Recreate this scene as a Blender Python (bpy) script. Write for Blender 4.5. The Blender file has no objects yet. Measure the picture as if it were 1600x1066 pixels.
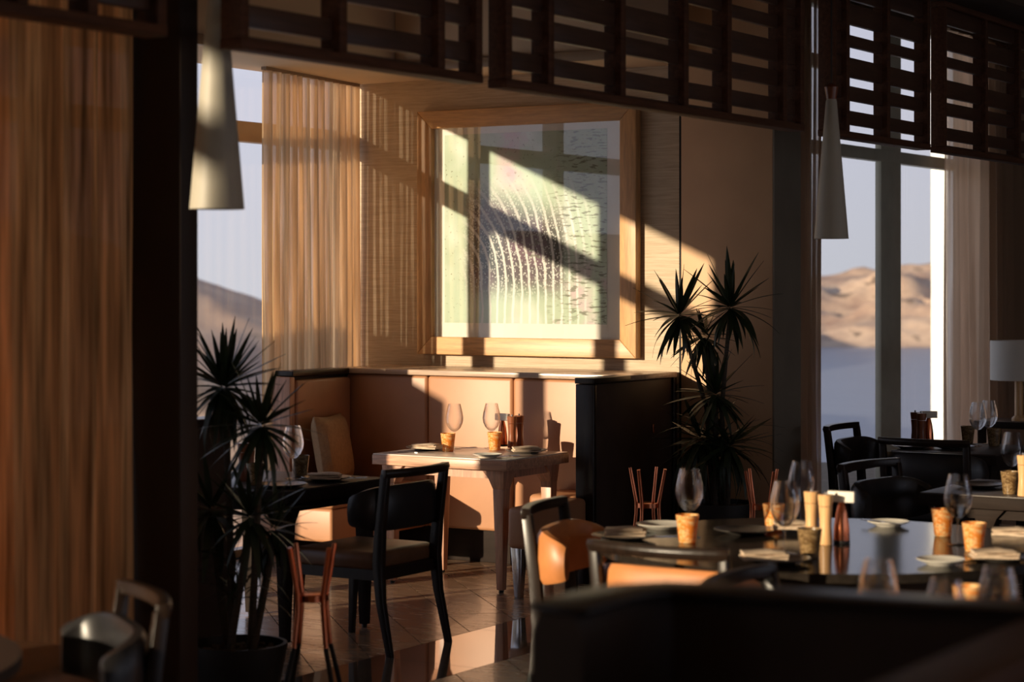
import bpy, bmesh, math, random
from math import sin, cos, pi, radians as R_
from mathutils import Vector, Matrix
random.seed(7)
S = bpy.context.scene
COL = S.collection

# ------------------------------------------------------------------ camera, sky, sun, exposure
TH = R_(31.7); FPX = 3300.0; HOR = 440.0; EYE = 1.74
FW = (-sin(TH), cos(TH)); RT = (cos(TH), sin(TH))
def PD(x, d):                       # bearing (as photo column) and distance along the view axis -> floor plan point
    l = (x-800)/FPX*d
    return (d*FW[0]+l*RT[0], d*FW[1]+l*RT[1])
def P(x, y, z):                     # point of a horizontal plane of height z
    return PD(x, FPX*(EYE-z)/(y-HOR))
def YX(x, X):                       # Y where the bearing crosses the plane X
    l = (x-800)/FPX
    d = X/(FW[0]+l*RT[0]); return d*(FW[1]+l*RT[1])
cd = bpy.data.cameras.new('camera'); cam = bpy.data.objects.new('camera', cd); COL.objects.link(cam)
cam.location = (0, 0, EYE); cam.rotation_euler = (pi/2, 0, TH)
cd.sensor_width = 36; cd.lens = 36*FPX/1600; cd.shift_y = -(533-HOR)/1600
cd.clip_start = .05; cd.clip_end = 8000
cd.dof.use_dof = True; cd.dof.focus_distance = 12.3; cd.dof.aperture_fstop = 2.6
S.camera = cam
w = bpy.data.worlds.new('world'); S.world = w; w.use_nodes = True
nt = w.node_tree; bg = nt.nodes['Background']
tc = nt.nodes.new('ShaderNodeTexCoord'); sx = nt.nodes.new('ShaderNodeSeparateXYZ'); cr = nt.nodes.new('ShaderNodeValToRGB')
nt.links.new(tc.outputs['Generated'], sx.inputs[0]); nt.links.new(sx.outputs['Z'], cr.inputs[0]); nt.links.new(cr.outputs[0], bg.inputs[0])
cr.color_ramp.elements[0].position = 0.0; cr.color_ramp.elements[0].color = (.58, .58, .64, 1)
cr.color_ramp.elements[1].position = .7; cr.color_ramp.elements[1].color = (.30, .38, .58, 1)
e = cr.color_ramp.elements.new(.12); e.color = (.60, .60, .72, 1)
bg.inputs[1].default_value = 1.15
sl = bpy.data.lights.new('sun', 'SUN'); so = bpy.data.objects.new('sun', sl); COL.objects.link(so)
SUN = Vector((.386, 1, -.174)).normalized()
so.rotation_euler = SUN.to_track_quat('-Z', 'Y').to_euler(); so.location = (-20, -40, 12)
sl.energy = 8.8; sl.color = (1, .80, .56); sl.angle = R_(.5)
S.view_settings.view_transform = 'Standard'; S.view_settings.look = 'None'
S.view_settings.exposure = 0; S.view_settings.gamma = 1; S.view_settings.use_curve_mapping = False

# ------------------------------------------------------------------ material helpers
class NB:
    def __init__(s, name):
        s.m = bpy.data.materials.new(name); s.m.use_nodes = True
        s.t = s.m.node_tree; s.t.nodes.clear(); s.out = s.t.nodes.new('ShaderNodeOutputMaterial')
        s.co = s.t.nodes.new('ShaderNodeTexCoord')
    def n(s, ty, **kw):
        o = s.t.nodes.new('ShaderNode'+ty)
        for k, v in kw.items(): setattr(o, k, v)
        return o
    def L(s, a, b): s.t.links.new(a, b)
    def setin(s, sock, v):
        if isinstance(v, bpy.types.NodeSocket): s.L(v, sock)
        elif isinstance(v, (tuple, list)) and len(v) == 3 and sock.type == 'RGBA': sock.default_value = (*v, 1)
        else: sock.default_value = v
    def math(s, op, a, b=0.0, c=None):
        o = s.n('Math', operation=op); s.setin(o.inputs[0], a); s.setin(o.inputs[1], b)
        if c is not None: s.setin(o.inputs[2], c)
        return o.outputs[0]
    def mapr(s, v, a, b, c=0.0, d=1.0, smooth=False):
        o = s.n('MapRange'); o.clamp = True
        if smooth: o.interpolation_type = 'SMOOTHSTEP'
        s.setin(o.inputs[0], v); o.inputs[1].default_value = a; o.inputs[2].default_value = b; o.inputs[3].default_value = c; o.inputs[4].default_value = d
        return o.outputs[0]
    def mix(s, f, a, b):
        o = s.n('Mix', data_type='RGBA'); s.setin(o.inputs[0], f); s.setin(o.inputs[6], a); s.setin(o.inputs[7], b); return o.outputs[2]
    def noise(s, scale=(1, 1, 1), sc=5.0, det=3.0, src='Object', dist=0.0):
        mp = s.n('Mapping'); mp.inputs['Scale'].default_value = scale; s.L(s.co.outputs[src], mp.inputs[0])
        o = s.n('TexNoise'); o.inputs['Scale'].default_value = sc; o.inputs['Detail'].default_value = det; o.inputs['Distortion'].default_value = dist
        s.L(mp.outputs[0], o.inputs[0]); return o.outputs[0]
    def bump(s, h, strength=.3, dist=.01):
        o = s.n('Bump'); o.inputs['Strength'].default_value = strength; o.inputs['Distance'].default_value = dist; s.L(h, o.inputs['Height']); return o.outputs[0]
    def bsdf(s, **kw):
        o = s.n('BsdfPrincipled')
        for k, v in kw.items(): s.setin(o.inputs[k.replace('_', ' ')], v)
        return o
    def done(s, sh): s.L(sh if isinstance(sh, bpy.types.NodeSocket) else sh.outputs[0], s.out.inputs[0]); return s.m

def plain(name, c, rough=.5, metal=0.0, var=.15, sc=(1, 1, 1), nsc=8, bump=0.0, bdist=.002, spec=.5, coat=0.0):
    b = NB(name); n = b.noise(sc, nsc, 4)
    c2 = tuple(x*(1-var) for x in c); c3 = tuple(min(1, x*(1+var)) for x in c)
    col = b.mix(b.mapr(n, .3, .7), c2, c3)
    p = b.bsdf(Base_Color=col, Roughness=rough, Metallic=metal)
    p.inputs['Specular IOR Level'].default_value = spec; p.inputs['Coat Weight'].default_value = coat
    if bump: b.L(b.bump(n, bump, bdist), p.inputs['Normal'])
    return b.done(p)
def wood(name, c, rough=.4, axis=0, var=.3, coat=0.0, nsc=6, spec=.5):
    sc = [9, 9, 9]; sc[axis] = .6
    b = NB(name); n = b.noise(tuple(sc), nsc, 5, dist=.4); n2 = b.noise(tuple(x*4 for x in sc), nsc, 2)
    f = b.math('ADD', b.math('MULTIPLY', n, .7), b.math('MULTIPLY', n2, .3))
    col = b.mix(b.mapr(f, .35, .65), tuple(x*(1-var) for x in c), tuple(min(1, x*(1+var)) for x in c))
    p = b.bsdf(Base_Color=col, Roughness=rough); p.inputs['Coat Weight'].default_value = coat; p.inputs['Specular IOR Level'].default_value = spec
    b.L(b.bump(f, .15, .002), p.inputs['Normal'])
    return b.done(p)
def glassy(name, tint=(1, 1, 1), lo=.04, hi=.8, rough=0.0, blend=.35, gtint=(1, 1, 1)):
    b = NB(name); tr = b.n('BsdfTransparent'); tr.inputs[0].default_value = (*tint, 1)
    gl = b.n('BsdfGlossy'); gl.inputs[0].default_value = (*gtint, 1); gl.inputs['Roughness'].default_value = rough
    lw = b.n('LayerWeight'); lw.inputs[0].default_value = blend
    f = b.mapr(b.math('POWER', lw.outputs['Facing'], 3.0), 0, 1, lo, hi)
    mx = b.n('MixShader'); b.L(f, mx.inputs[0]); b.L(tr.outputs[0], mx.inputs[1]); b.L(gl.outputs[0], mx.inputs[2])
    return b.done(mx)
def cloth(name, c, trans=.5, sheer=(.05, .35), streak=30, var=(.72, 1.2)):
    b = NB(name)
    n = b.noise((1, 1, .04), streak, 4); n2 = b.noise((1, 1, 1.0), 260, 1); n3 = b.noise((1, 1, .02), 6, 2)
    col = b.mix(b.mapr(n, .3, .7), tuple(x*var[0] for x in c), tuple(min(1, x*var[1]) for x in c))
    df = b.n('BsdfDiffuse'); b.L(col, df.inputs[0]); tl = b.n('BsdfTranslucent'); b.L(col, tl.inputs[0])
    m1 = b.n('MixShader'); m1.inputs[0].default_value = trans; b.L(df.outputs[0], m1.inputs[1]); b.L(tl.outputs[0], m1.inputs[2])
    tr = b.n('BsdfTransparent'); f = b.math('ADD', b.math('MULTIPLY', n, .6), b.math('ADD', b.math('MULTIPLY', n3, .3), b.math('MULTIPLY', n2, .1)))
    fac = b.mapr(f, .42, .62, sheer[0], sheer[1])
    m2 = b.n('MixShader'); b.L(fac, m2.inputs[0]); b.L(m1.outputs[0], m2.inputs[1]); b.L(tr.outputs[0], m2.inputs[2])
    return b.done(m2)

M = {}
M['dark_wood'] = wood('dark_wood', (.016, .009, .006), .32, 2, spec=.4)
M['screen_wood'] = wood('screen_wood', (.085, .036, .02), .55, 1, spec=.15)
M['screen_slat'] = wood('screen_slat', (.062, .028, .017), .45, 1)
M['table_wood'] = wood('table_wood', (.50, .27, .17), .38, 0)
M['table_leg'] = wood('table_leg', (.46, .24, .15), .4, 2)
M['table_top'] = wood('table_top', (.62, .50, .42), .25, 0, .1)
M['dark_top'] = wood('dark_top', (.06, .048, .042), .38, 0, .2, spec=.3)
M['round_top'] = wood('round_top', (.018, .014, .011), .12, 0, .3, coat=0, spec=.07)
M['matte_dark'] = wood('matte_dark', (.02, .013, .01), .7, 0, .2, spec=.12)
M['frame_oak'] = wood('frame_oak', (.50, .28, .12), .42, 2, .22)
M['frame_oak_h'] = wood('frame_oak_h', (.50, .28, .12), .42, 0, .22)
M['ledge'] = wood('ledge', (.42, .30, .22), .25, 0, .2)
M['tan_leather'] = plain('tan_leather', (.52, .20, .065), .42, var=.1, nsc=14, bump=.12)
M['bench_leather'] = plain('bench_leather', (.42, .20, .098), .45, var=.07, nsc=5, bump=.1)
M['brown_leather'] = plain('brown_leather', (.16, .075, .035), .36, var=.2, nsc=14, bump=.12)
M['black_leather'] = plain('black_leather', (.014, .013, .014), .36, var=.2, nsc=14, bump=.12)
M['booth_leather'] = plain('booth_leather', (.045, .026, .017), .55, var=.2, nsc=6, bump=.08, spec=.25)
M['copper'] = plain('copper', (.75, .25, .12), .2, 1.0, .08)
M['steel'] = plain('steel', (.7, .68, .66), .18, 1.0, .05)
M['black_metal'] = plain('black_metal', (.01, .01, .01), .4, .3, .1)
M['column'] = plain('column', (.030, .017, .010), .6, var=.12, nsc=3)
M['pillar'] = plain('pillar', (.20, .17, .13), .6, var=.1, nsc=3)
M['ceiling'] = plain('ceiling', (.66, .50, .34), .8, var=.04, nsc=3)
M['ceiling_dark'] = plain('ceiling_dark', (.05, .03, .02), .7, var=.1)
M['wall_dark'] = plain('wall_dark', (.10, .06, .04), .8, var=.1)
M['panel_tan'] = plain('panel_tan', (.55, .34, .19), .55, var=.05, nsc=4)
M['groove'] = plain('groove', (.01, .007, .005), .8)
M['win_frame'] = plain('window_frame_tan', (.32, .22, .14), .45, var=.06)
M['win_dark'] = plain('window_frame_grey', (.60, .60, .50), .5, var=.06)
M['lamp'] = plain('lamp_shade_cream', (.44, .41, .34), .5, var=.03)
M['linen'] = plain('linen_napkin', (.55, .42, .30), .85, var=.12, nsc=60, bump=.3)
M['pillow'] = plain('pillow_linen', (.34, .21, .11), .85, var=.12, nsc=50, bump=.3)
M['china'] = plain('china', (.72, .68, .60), .2, var=.04)
M['dark_plate'] = plain('dark_plate', (.09, .08, .07), .25, var=.1)
M['mill'] = wood('mill_wood', (.66, .38, .17), .35, 2, .15)
M['mill_dark'] = wood('mill_dark_wood', (.22, .07, .03), .3, 2, .25)
M['card'] = plain('card', (.75, .70, .62), .6, var=.03)
M['menu'] = plain('menu_cover', (.45, .12, .04), .5, var=.15)
M['soil'] = plain('pebbles', (.09, .06, .045), .8, var=.5, nsc=30, bump=.5)
M['pot'] = plain('pot', (.012, .011, .010), .55, var=.15)
M['stem'] = plain('stem_bark', (.06, .045, .03), .8, var=.35, sc=(1, 1, 6), nsc=20, bump=.5)
M['white_render'] = plain('white_render', (.80, .78, .70), .8, var=.03)
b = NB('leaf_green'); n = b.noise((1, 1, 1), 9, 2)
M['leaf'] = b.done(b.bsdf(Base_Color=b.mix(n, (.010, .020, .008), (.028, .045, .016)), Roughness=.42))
M['window_glass'] = glassy('window_glass', (.97, .98, .98), .02, .55)
M['picture_glass'] = glassy('picture_glass', (1, 1, 1), .058, .8)
b = NB('wine_glass'); tr = b.n('BsdfTransparent'); tr.inputs[0].default_value = (.985, .985, .99, 1); gl = b.n('BsdfGlass'); gl.inputs['IOR'].default_value = 1.45; gl.inputs['Roughness'].default_value = 0
lw = b.n('LayerWeight'); lw.inputs[0].default_value = .5; mx = b.n('MixShader'); b.L(b.mapr(b.math('POWER', lw.outputs['Facing'], 1.6), 0, .7, .06, 1.0), mx.inputs[0]); b.L(tr.outputs[0], mx.inputs[1]); b.L(gl.outputs[0], mx.inputs[2]); M['wine_glass'] = b.done(mx)
b = NB('warm_fill_glow'); em = b.n('Emission'); em.inputs[0].default_value = (1, .72, .42, 1); em.inputs[1].default_value = 60; M['bulb'] = b.done(em)  # glow of the unseen discs added to the ceiling
# curtains
M['curtain'] = cloth('curtain_gold', (.82, .55, .31), .55, (.0, .16), 26, (.6, 1.25))
M['curtain_near'] = cloth('curtain_bronze', (.50, .25, .10), .42, (.0, .010), 30, (.35, 1.9))  # wide streak tones, with fold shade put into the colour
M['curtain_far'] = cloth('curtain_far', (.82, .58, .40),   .62, (.02, .40), 20)
# wall covering: grasscloth with horizontal fibres
b = NB('grasscloth'); n = b.noise((.35, 1, 9), 14, 5); n2 = b.noise((1, 1, 40), 10, 3)
f = b.math('ADD', b.math('MULTIPLY', n, .6), b.math('MULTIPLY', n2, .4))
p = b.bsdf(Base_Color=b.mix(b.mapr(f, .35, .65), (.40, .30, .20), (.58, .46, .33)), Roughness=.75)
b.L(b.bump(f, .35, .004), p.inputs['Normal']); M['grasscloth'] = b.done(p)
# amber marbled candle glass
b = NB('amber_cup'); n = b.noise((1, 1, 1.2), 26, 4, dist=2.5)
c = b.mix(b.mapr(n, .42, .58), (.90, .34, .05), (1.0, .74, .36)); c = b.mix(b.mapr(n, .60, .68), c, (.30, .07, .01))
df = b.bsdf(Base_Color=c, Roughness=.15); tl = b.n('BsdfTranslucent'); b.L(c, tl.inputs[0]); mx = b.n('MixShader'); mx.inputs[0].default_value = .45
b.L(df.outputs[0], mx.inputs[1]); b.L(tl.outputs[0], mx.inputs[2]); M['cup'] = b.done(mx)
b = NB('bronze_cup'); n = b.noise((1, 1, 1.2), 26, 4, dist=2.5)
M['cup_dark'] = b.done(b.bsdf(Base_Color=b.mix(b.mapr(n, .4, .6), (.10, .055, .02), (.26, .17, .08)), Roughness=.25))
# floor
def floor_mat(name, c, rough, ax, coat=0):
    b = NB(name); sc = [1.2, 1.2, 1.2]; sc[ax] = .25
    oi = b.n('ObjectInfo'); n = b.noise(tuple(sc), 14, 5, dist=.6)
    col = b.mix(b.mapr(n, .35, .65), tuple(x*.7 for x in c), tuple(x*1.2 for x in c))
    col = b.mix(b.math('MULTIPLY', oi.outputs['Random'], .35), col, tuple(x*.6 for x in c))
    p = b.bsdf(Base_Color=col, Roughness=b.mapr(n, .3, .7, rough*.8, rough*1.25)); p.inputs['Coat Weight'].default_value = coat; p.inputs['Coat Roughness'].default_value = .03
    b.L(b.bump(n, .08, .002), p.inputs['Normal']); return b.done(p)
M['floor_tile'] = floor_mat('floor_wood_tile', (.30, .185, .115), .24, 0, .15)
M['floor_band'] = floor_mat('floor_polished_band', (.16, .12, .09), .05, 1, .8)
M['joint'] = plain('floor_joint', (.02, .014, .01), .8)
# the print: pale washes, curved dotted stripes, speckle
b = NB('art_print')
sp = b.n('SeparateXYZ'); b.L(b.co.outputs['UV'], sp.inputs[0]); U, V = sp.outputs[0], sp.outputs[1]
nz = b.noise((1, 1, 1), 4, 4, 'UV'); nb = b.noise((1, 1, 1), 2.2, 3, 'UV')
u2 = b.math('ADD', U, b.math('MULTIPLY', b.math('SUBTRACT', nz, .5), .05))
vv = b.math('MULTIPLY', b.math('MAXIMUM', b.math('SUBTRACT', V, .20), 0.0), .72)
uc = b.math('SUBTRACT', u2, .03)
rr = b.math('SQRT', b.math('ADD', b.math('MULTIPLY', uc, uc), b.math('MULTIPLY', vv, vv)))
st = b.math('SINE', b.math('MULTIPLY', rr, 128.0))
line = b.mapr(st, .45, .85)
mu = b.math('MULTIPLY', b.mapr(U, .10, .20, smooth=True), b.mapr(U, .80, .70, smooth=True))
mv = b.math('MULTIPLY', b.mapr(V, .08, .26, smooth=True), b.mapr(b.math('ADD', V, b.math('MULTIPLY', U, .22)), .84, .62, smooth=True))
mask = b.math('MULTIPLY', b.math('MULTIPLY', mu, mv), b.mapr(nb, .12, .30))
vo = b.n('TexVoronoi'); vo.inputs['Scale'].default_value = 80; b.L(b.co.outputs['UV'], vo.inputs[0])
dots = b.mapr(vo.outputs['Distance'], .42, .30)
base = b.mix(b.mapr(nb, .35, .65), (.42, .54, .42), (.36, .44, .32))
base = b.mix(b.mapr(b.noise((1, 1, 1), 3.1, 2, 'UV'), .50, .68), base, (.56, .62, .55))
pk = b.math('MULTIPLY', b.mapr(nz, .50, .64), b.math('MULTIPLY', b.mapr(U, .4, .6), b.mapr(V, .5, .2)))
pk2 = b.math('MULTIPLY', b.mapr(nz, .47, .6), b.math('MULTIPLY', b.mapr(V, .62, .8), b.math('MULTIPLY', b.mapr(U, .3, .42), b.mapr(U, .8, .65))))
base = b.mix(b.math('MULTIPLY', b.math('MAXIMUM', pk, pk2), .8), base, (.55, .30, .42))
dk = b.mix(dots, b.mix(b.mapr(nz, .4, .6), (.035, .045, .035), (.10, .04, .07)), (.42, .43, .40))
col = b.mix(mask, base, dk)
lm = b.math('MULTIPLY', line, b.mapr(V, .78, .50)); lm = b.math('MULTIPLY', lm, b.math('MULTIPLY', b.mapr(U, .95, .8), b.mapr(U, .10, .22)))
col = b.mix(b.math('MULTIPLY', lm, .85), col, (.70, .70, .66))
spk = b.noise((3, 12, 1), 6, 6, 'UV'); reg = b.mapr(b.math('ADD', U, b.math('MULTIPLY', b.math('SUBTRACT', nz, .5), 1.2)), .55, .80)
sm = b.math('MULTIPLY', b.mapr(spk, .54, .60), reg)
spk2 = b.noise((1, 1, 1), 55, 3, 'UV'); sm2 = b.math('MULTIPLY', b.mapr(spk2, .64, .68), b.math('MAXIMUM', b.mapr(U, .16, .05), b.math('MULTIPLY', b.mapr(V, .5, .75), .6)))
col = b.mix(b.math('MULTIPLY', b.math('MAXIMUM', sm, sm2), .85), col, (.10, .11, .06))
M['art'] = b.done(b.bsdf(Base_Color=col, Roughness=.6))
M['mat_board'] = plain('mat_board', (.70, .68, .62), .8, var=.02)
# outside
b = NB('hill'); n = b.noise((1, 1, 1), .02, 8); n2 = b.noise((1, 1, 1.5), .12, 8); f = b.math('ADD', b.math('MULTIPLY', n, .6), b.math('MULTIPLY', n2, .4))
c = b.mix(b.mapr(f, .38, .62), (.30, .19, .14), (.62, .44, .30)); c = b.mix(b.mapr(n2, .60, .68), c, (.20, .14, .10))
M['hill'] = b.done(b.bsdf(Base_Color=c, Roughness=.95))
b = NB('sea'); n = b.noise((.02, .07, 1), 1.2, 4); n2 = b.noise((.01, .03, 1), 1, 3)
p = b.bsdf(Base_Color=b.mix(n2, (.12, .14, .18), (.18, .20, .25)), Roughness=.35); p.inputs['Specular IOR Level'].default_value = .3
b.L(b.bump(n, .8, .5), p.inputs['Normal']); M['sea'] = b.done(p)

# ------------------------------------------------------------------ mesh helpers
class MB:
    def __init__(s): s.v = []; s.f = []; s.smooth = False
    def add(s, vs, fs):
        o = len(s.v); s.v += [tuple(v) for v in vs]; s.f += [tuple(i+o for i in f) for f in fs]; return s
    def box(s, x0, x1, y0, y1, z0, z1, mat=None):
        vs = [Vector((x, y, z)) for z in (z0, z1) for y in (y0, y1) for x in (x0, x1)]
        if mat: vs = [mat @ v for v in vs]
        return s.add(vs, [(0, 2, 3, 1), (4, 5, 7, 6), (0, 1, 5, 4), (2, 6, 7, 3), (0, 4, 6, 2), (1, 3, 7, 5)])
    def loft(s, rings, closed=True, caps=True):
        n = len(rings[0]); vs = [v for r in rings for v in r]; fs = []
        for i in range(len(rings)-1):
            for j in range(n if closed else n-1):
                k = (j+1) % n; fs.append((i*n+j, i*n+k, (i+1)*n+k, (i+1)*n+j))
        if caps and closed: fs.append(tuple(range(n))[::-1]); fs.append(tuple(len(vs)-n+j for j in range(n)))
        return s.add(vs, fs)
    def lathe(s, prof, n=20, loc=(0, 0, 0), caps=True):
        rings = [[(loc[0]+r*cos(2*pi*j/n), loc[1]+r*sin(2*pi*j/n), loc[2]+z) for j in range(n)] for r, z in prof]
        return s.loft(rings, True, caps)
    def tube(s, pts, rads, n=8):
        pts = [Vector(p) for p in pts]; rings = []
        if not isinstance(rads, (list, tuple)): rads = [rads]*len(pts)
        for i, p in enumerate(pts):
            t = (pts[min(i+1, len(pts)-1)]-pts[max(i-1, 0)]).normalized()
            a = t.cross(Vector((0, 1, 0) if abs(t.y) < .9 else (1, 0, 0))).normalized(); b_ = t.cross(a)
            rings.append([p+rads[i]*(a*cos(2*pi*j/n)+b_*sin(2*pi*j/n)) for j in range(n)])
        return s.loft(rings)
    def bar(s, p, q, a0, b0, a1=None, b1=None):     # square tapered bar, a/b half sizes in x/y
        a1 = a0 if a1 is None else a1; b1 = b0 if b1 is None else b1; r = []
        for (pt, a, b_) in ((p, a0, b0), (q, a1, b1)):
            r.append([(pt[0]-a, pt[1]-b_, pt[2]), (pt[0]+a, pt[1]-b_, pt[2]), (pt[0]+a, pt[1]+b_, pt[2]), (pt[0]-a, pt[1]+b_, pt[2])])
        return s.loft(r)
    def sweep(s, path, sec):                         # plan path [(x,y)], section [(offset, z)] (or a function of t)
        rings = []; m = len(path)
        for i, p in enumerate(path):
            a = path[max(i-1, 0)]; c_ = path[min(i+1, m-1)]; tx, ty = c_[0]-a[0], c_[1]-a[1]; L = math.hypot(tx, ty) or 1; nx, ny = ty/L, -tx/L
            sc = sec(i/(m-1)) if callable(sec) else sec
            rings.append([(p[0]+nx*o, p[1]+ny*o, z) for o, z in sc])
        return s.loft(rings)
    def build(s, name, mat, parent=None, bevel=0, smooth=False, seg=2, loc=None):
        me = bpy.data.meshes.new(name); me.from_pydata(s.v, [], s.f)
        bm = bmesh.new(); bm.from_mesh(me)
        bmesh.ops.recalc_face_normals(bm, faces=bm.faces)
        if bevel: bmesh.ops.bevel(bm, geom=list(bm.edges), offset=bevel, segments=seg, profile=.5, affect='EDGES', clamp_overlap=True)
        if smooth or bevel:
            for f in bm.faces: f.smooth = True
            if not smooth:
                for e_ in bm.edges:
                    if len(e_.link_faces) == 2 and e_.calc_face_angle(0) > .9: e_.smooth = False
        bm.to_mesh(me); bm.free()
        if smooth and hasattr(me, 'set_sharp_from_angle'): me.set_sharp_from_angle(angle=R_(38))
        me.materials.append(M[mat] if isinstance(mat, str) else mat)
        o = bpy.data.objects.new(name, me); COL.objects.link(o)
        if parent: o.parent = parent
        if loc: o.location = loc
        return o
def B(*a): return MB().box(*a)
def tag(o, label=None, cat=None, group=None, kind=None):
    if label: o['label'] = label
    if cat: o['category'] = cat
    if group: o['group'] = group
    if kind: o['kind'] = kind
    return o
def thing(name, label, cat, loc=(0, 0, 0), rz=0, group=None):
    o = bpy.data.objects.new(name, None); COL.objects.link(o); o.empty_display_size = .1
    o.location = loc; o.rotation_euler = (0, 0, rz); return tag(o, label, cat, group)
def copy_tree(o, parent=None):
    c_ = o.copy(); COL.objects.link(c_); c_.parent = parent
    for ch in list(o.children): copy_tree(ch, c_)
    return c_
used = set()
def place(proto, label, loc, rz=0, group=None, tilt=None):
    o = proto
    if proto.name in used: o = copy_tree(proto)
    used.add(proto.name)
    o.location = loc; o.rotation_euler = (0, 0, rz) if tilt is None else (tilt[0], tilt[1], rz)
    o['label'] = label
    if group: o['group'] = group
    elif 'group' in o.keys(): del o['group']
    return o
def struct(name, mb, mat, parent=None, **kw):
    o = mb.build(name, mat, parent, **kw)
    if not parent: o['kind'] = 'structure'
    return o

# ------------------------------------------------------------------ shell
XW = -8.5; YB = 11.6; XE = -5.32; XR = -6.0
# floor: slab + diagonal tiles + polished band
fl = struct('floor', B(-8.7, 4.5, -14.2, 19, -.2, -.012), 'joint')
def clip(poly, x0, x1, y0, y1):
    for ax, val, sgn in ((0, x0, 1), (0, x1, -1), (1, y0, 1), (1, y1, -1)):
        out = []
        for i in range(len(poly)):
            a, b_ = poly[i], poly[(i+1) % len(poly)]; da, db = (a[ax]-val)*sgn, (b_[ax]-val)*sgn
            if da >= 0: out.append(a)
            if (da >= 0) != (db >= 0):
                t = da/(da-db); out.append((a[0]+t*(b_[0]-a[0]), a[1]+t*(b_[1]-a[1])))
        poly = out
        if len(poly) < 3: return None
    return poly
def tile(poly, mat, z=0.0):
    A = abs(sum(poly[i][0]*poly[(i+1) % len(poly)][1]-poly[(i+1) % len(poly)][0]*poly[i][1] for i in range(len(poly))))/2
    if A < .004: return
    cx = sum(p[0] for p in poly)/len(poly); cy = sum(p[1] for p in poly)/len(poly)
    top = [(p[0]-cx, p[1]-cy, z) for p in poly]; bot = [(p[0]-cx, p[1]-cy, z-.011) for p in poly]
    m = MB(); m.loft([bot, top]); m.build('tile', mat, fl, loc=(cx, cy, 0))
def diag(x0, x1, y0, y1, ox=0.0):
    L_, W_, g = .9, .3, .0025; s2 = math.sqrt(.5); n = 16
    for i in range(-n, n+1):
        for j in range(-2*n-10, 2*n+20):
            a0 = i*L_+(j % 3)*L_/3; b0 = j*W_
            q = [(a0+g, b0+g), (a0+L_-g, b0+g), (a0+L_-g, b0+W_-g), (a0+g, b0+W_-g)]
            poly = [(-6.5+ox+(a+b_)*s2, 9.2+(b_-a)*s2) for a, b_ in q]
            pc = clip(poly, x0, x1, y0, y1)
            if pc: tile(pc, 'floor_tile')
diag(-8.4, -5.693, 7.0, 11.6)
diag(-5.127, -4.0, 7.0, 11.6)
for k in range(14):
    y0 = -1+k*.9; tile([(-5.688, y0+.002), (-5.132, y0+.002), (-5.132, y0+.898), (-5.688, y0+.898)], 'floor_band')
for (a, b_, c_, d_) in ((-8.5, -5.693, -14, 6.998), (-5.127, 4.3, -14, 6.998), (-3.995, 4.3, 7.002, 18.8), (-5.688, -5.132, -14, -1.002), (-5.9, -3.998, 11.602, 18.8)):
    struct('floor_field', B(a, b_, c_, d_, -.011, 0), 'floor_tile', fl)
# picture wall
wb = struct('wall_back', B(-8.6, XE, YB, YB+.37, 0, 4.6), 'grasscloth')
gx = -5.945
struct('wall_panel', B(gx+.012, XE+.006, YB-.018, YB, 0, 4.38), 'panel_tan', wb, bevel=.004)
struct('panel_groove', B(gx-.008, gx+.012, YB-.004, YB, 0, 4.38), 'groove', wb)
struct('end_facing', B(XE, XE+.012, YB-.018, YB+.37, 0, 4.38), 'pillar', wb)
# left wall with window openings
wl = struct('wall_left', MB().box(-8.6, -8.4, -14, -12.5, 0, 4.7).box(-8.6, -8.4, -2.95, 4.14, 0, 4.7).box(-8.6, -8.4, 4.14, YB, 3.16, 4.7).box(-8.6, -8.4, -12.5, -2.95, 4.29, 4.7), 'wall_dark')
wr = struct('wall_right', MB().box(4.3, 4.5, -14, 1, 0, 4.7).box(4.3, 4.5, 14, 19, 0, 4.7).box(4.3, 4.5, 1, 14, 2.9, 4.7).box(4.3, 4.5, 1, 14, 0, .3), 'wall_dark')
wn = struct('wall_near', B(-8.6, 4.5, -14.2, -14, 0, 4.7), 'wall_dark')
wr_ = 0
wf = struct('wall_far', B(-6.2, 4.5, 18.8, 19, 0, 4.7), 'wall_dark')
ws = struct('wall_bay', MB().box(-6.12, -5.92, YB+.37, 13.5, 0, 4.7).box(-6.12, -5.92, 16.9, 18.8, 0, 4.7).box(-6.12, -5.92, 13.5, 16.9, 3.74, 4.7), 'pillar')
ce = struct('ceiling', MB().box(-8.6, -4.62, -14, 19, 4.6, 4.7).box(-4.62, 4.4, -14, 19, 3.44, 3.6), 'ceiling')
struct('ceiling_beam', B(-4.64, -4.0, -14, 18.8, 3.37, 4.6), 'ceiling_dark', ce)
struct('ceiling_soffit', MB().box(-8.4, -7.6, 4.14, YB, 3.07, 4.6), 'ceiling', ce, bevel=.012)
struct('ceiling_soffit', MB().box(-7.6, -5.95, 10.9, YB-.02, 3.07, 4.6), 'ceiling', ce, bevel=.012)
struct('soffit_trim', MB().box(-7.63, -7.59, 4.14, 10.9, 3.05, 3.11).box(-7.6, -5.95, 10.87, 10.91, 3.05, 3.11), 'win_frame', ce, bevel=.004)
struct('trim_1', B(-6.12, -5.93, 13.50, 13.56, 0, 3.74), 'win_dark', bevel=.004)
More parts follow.
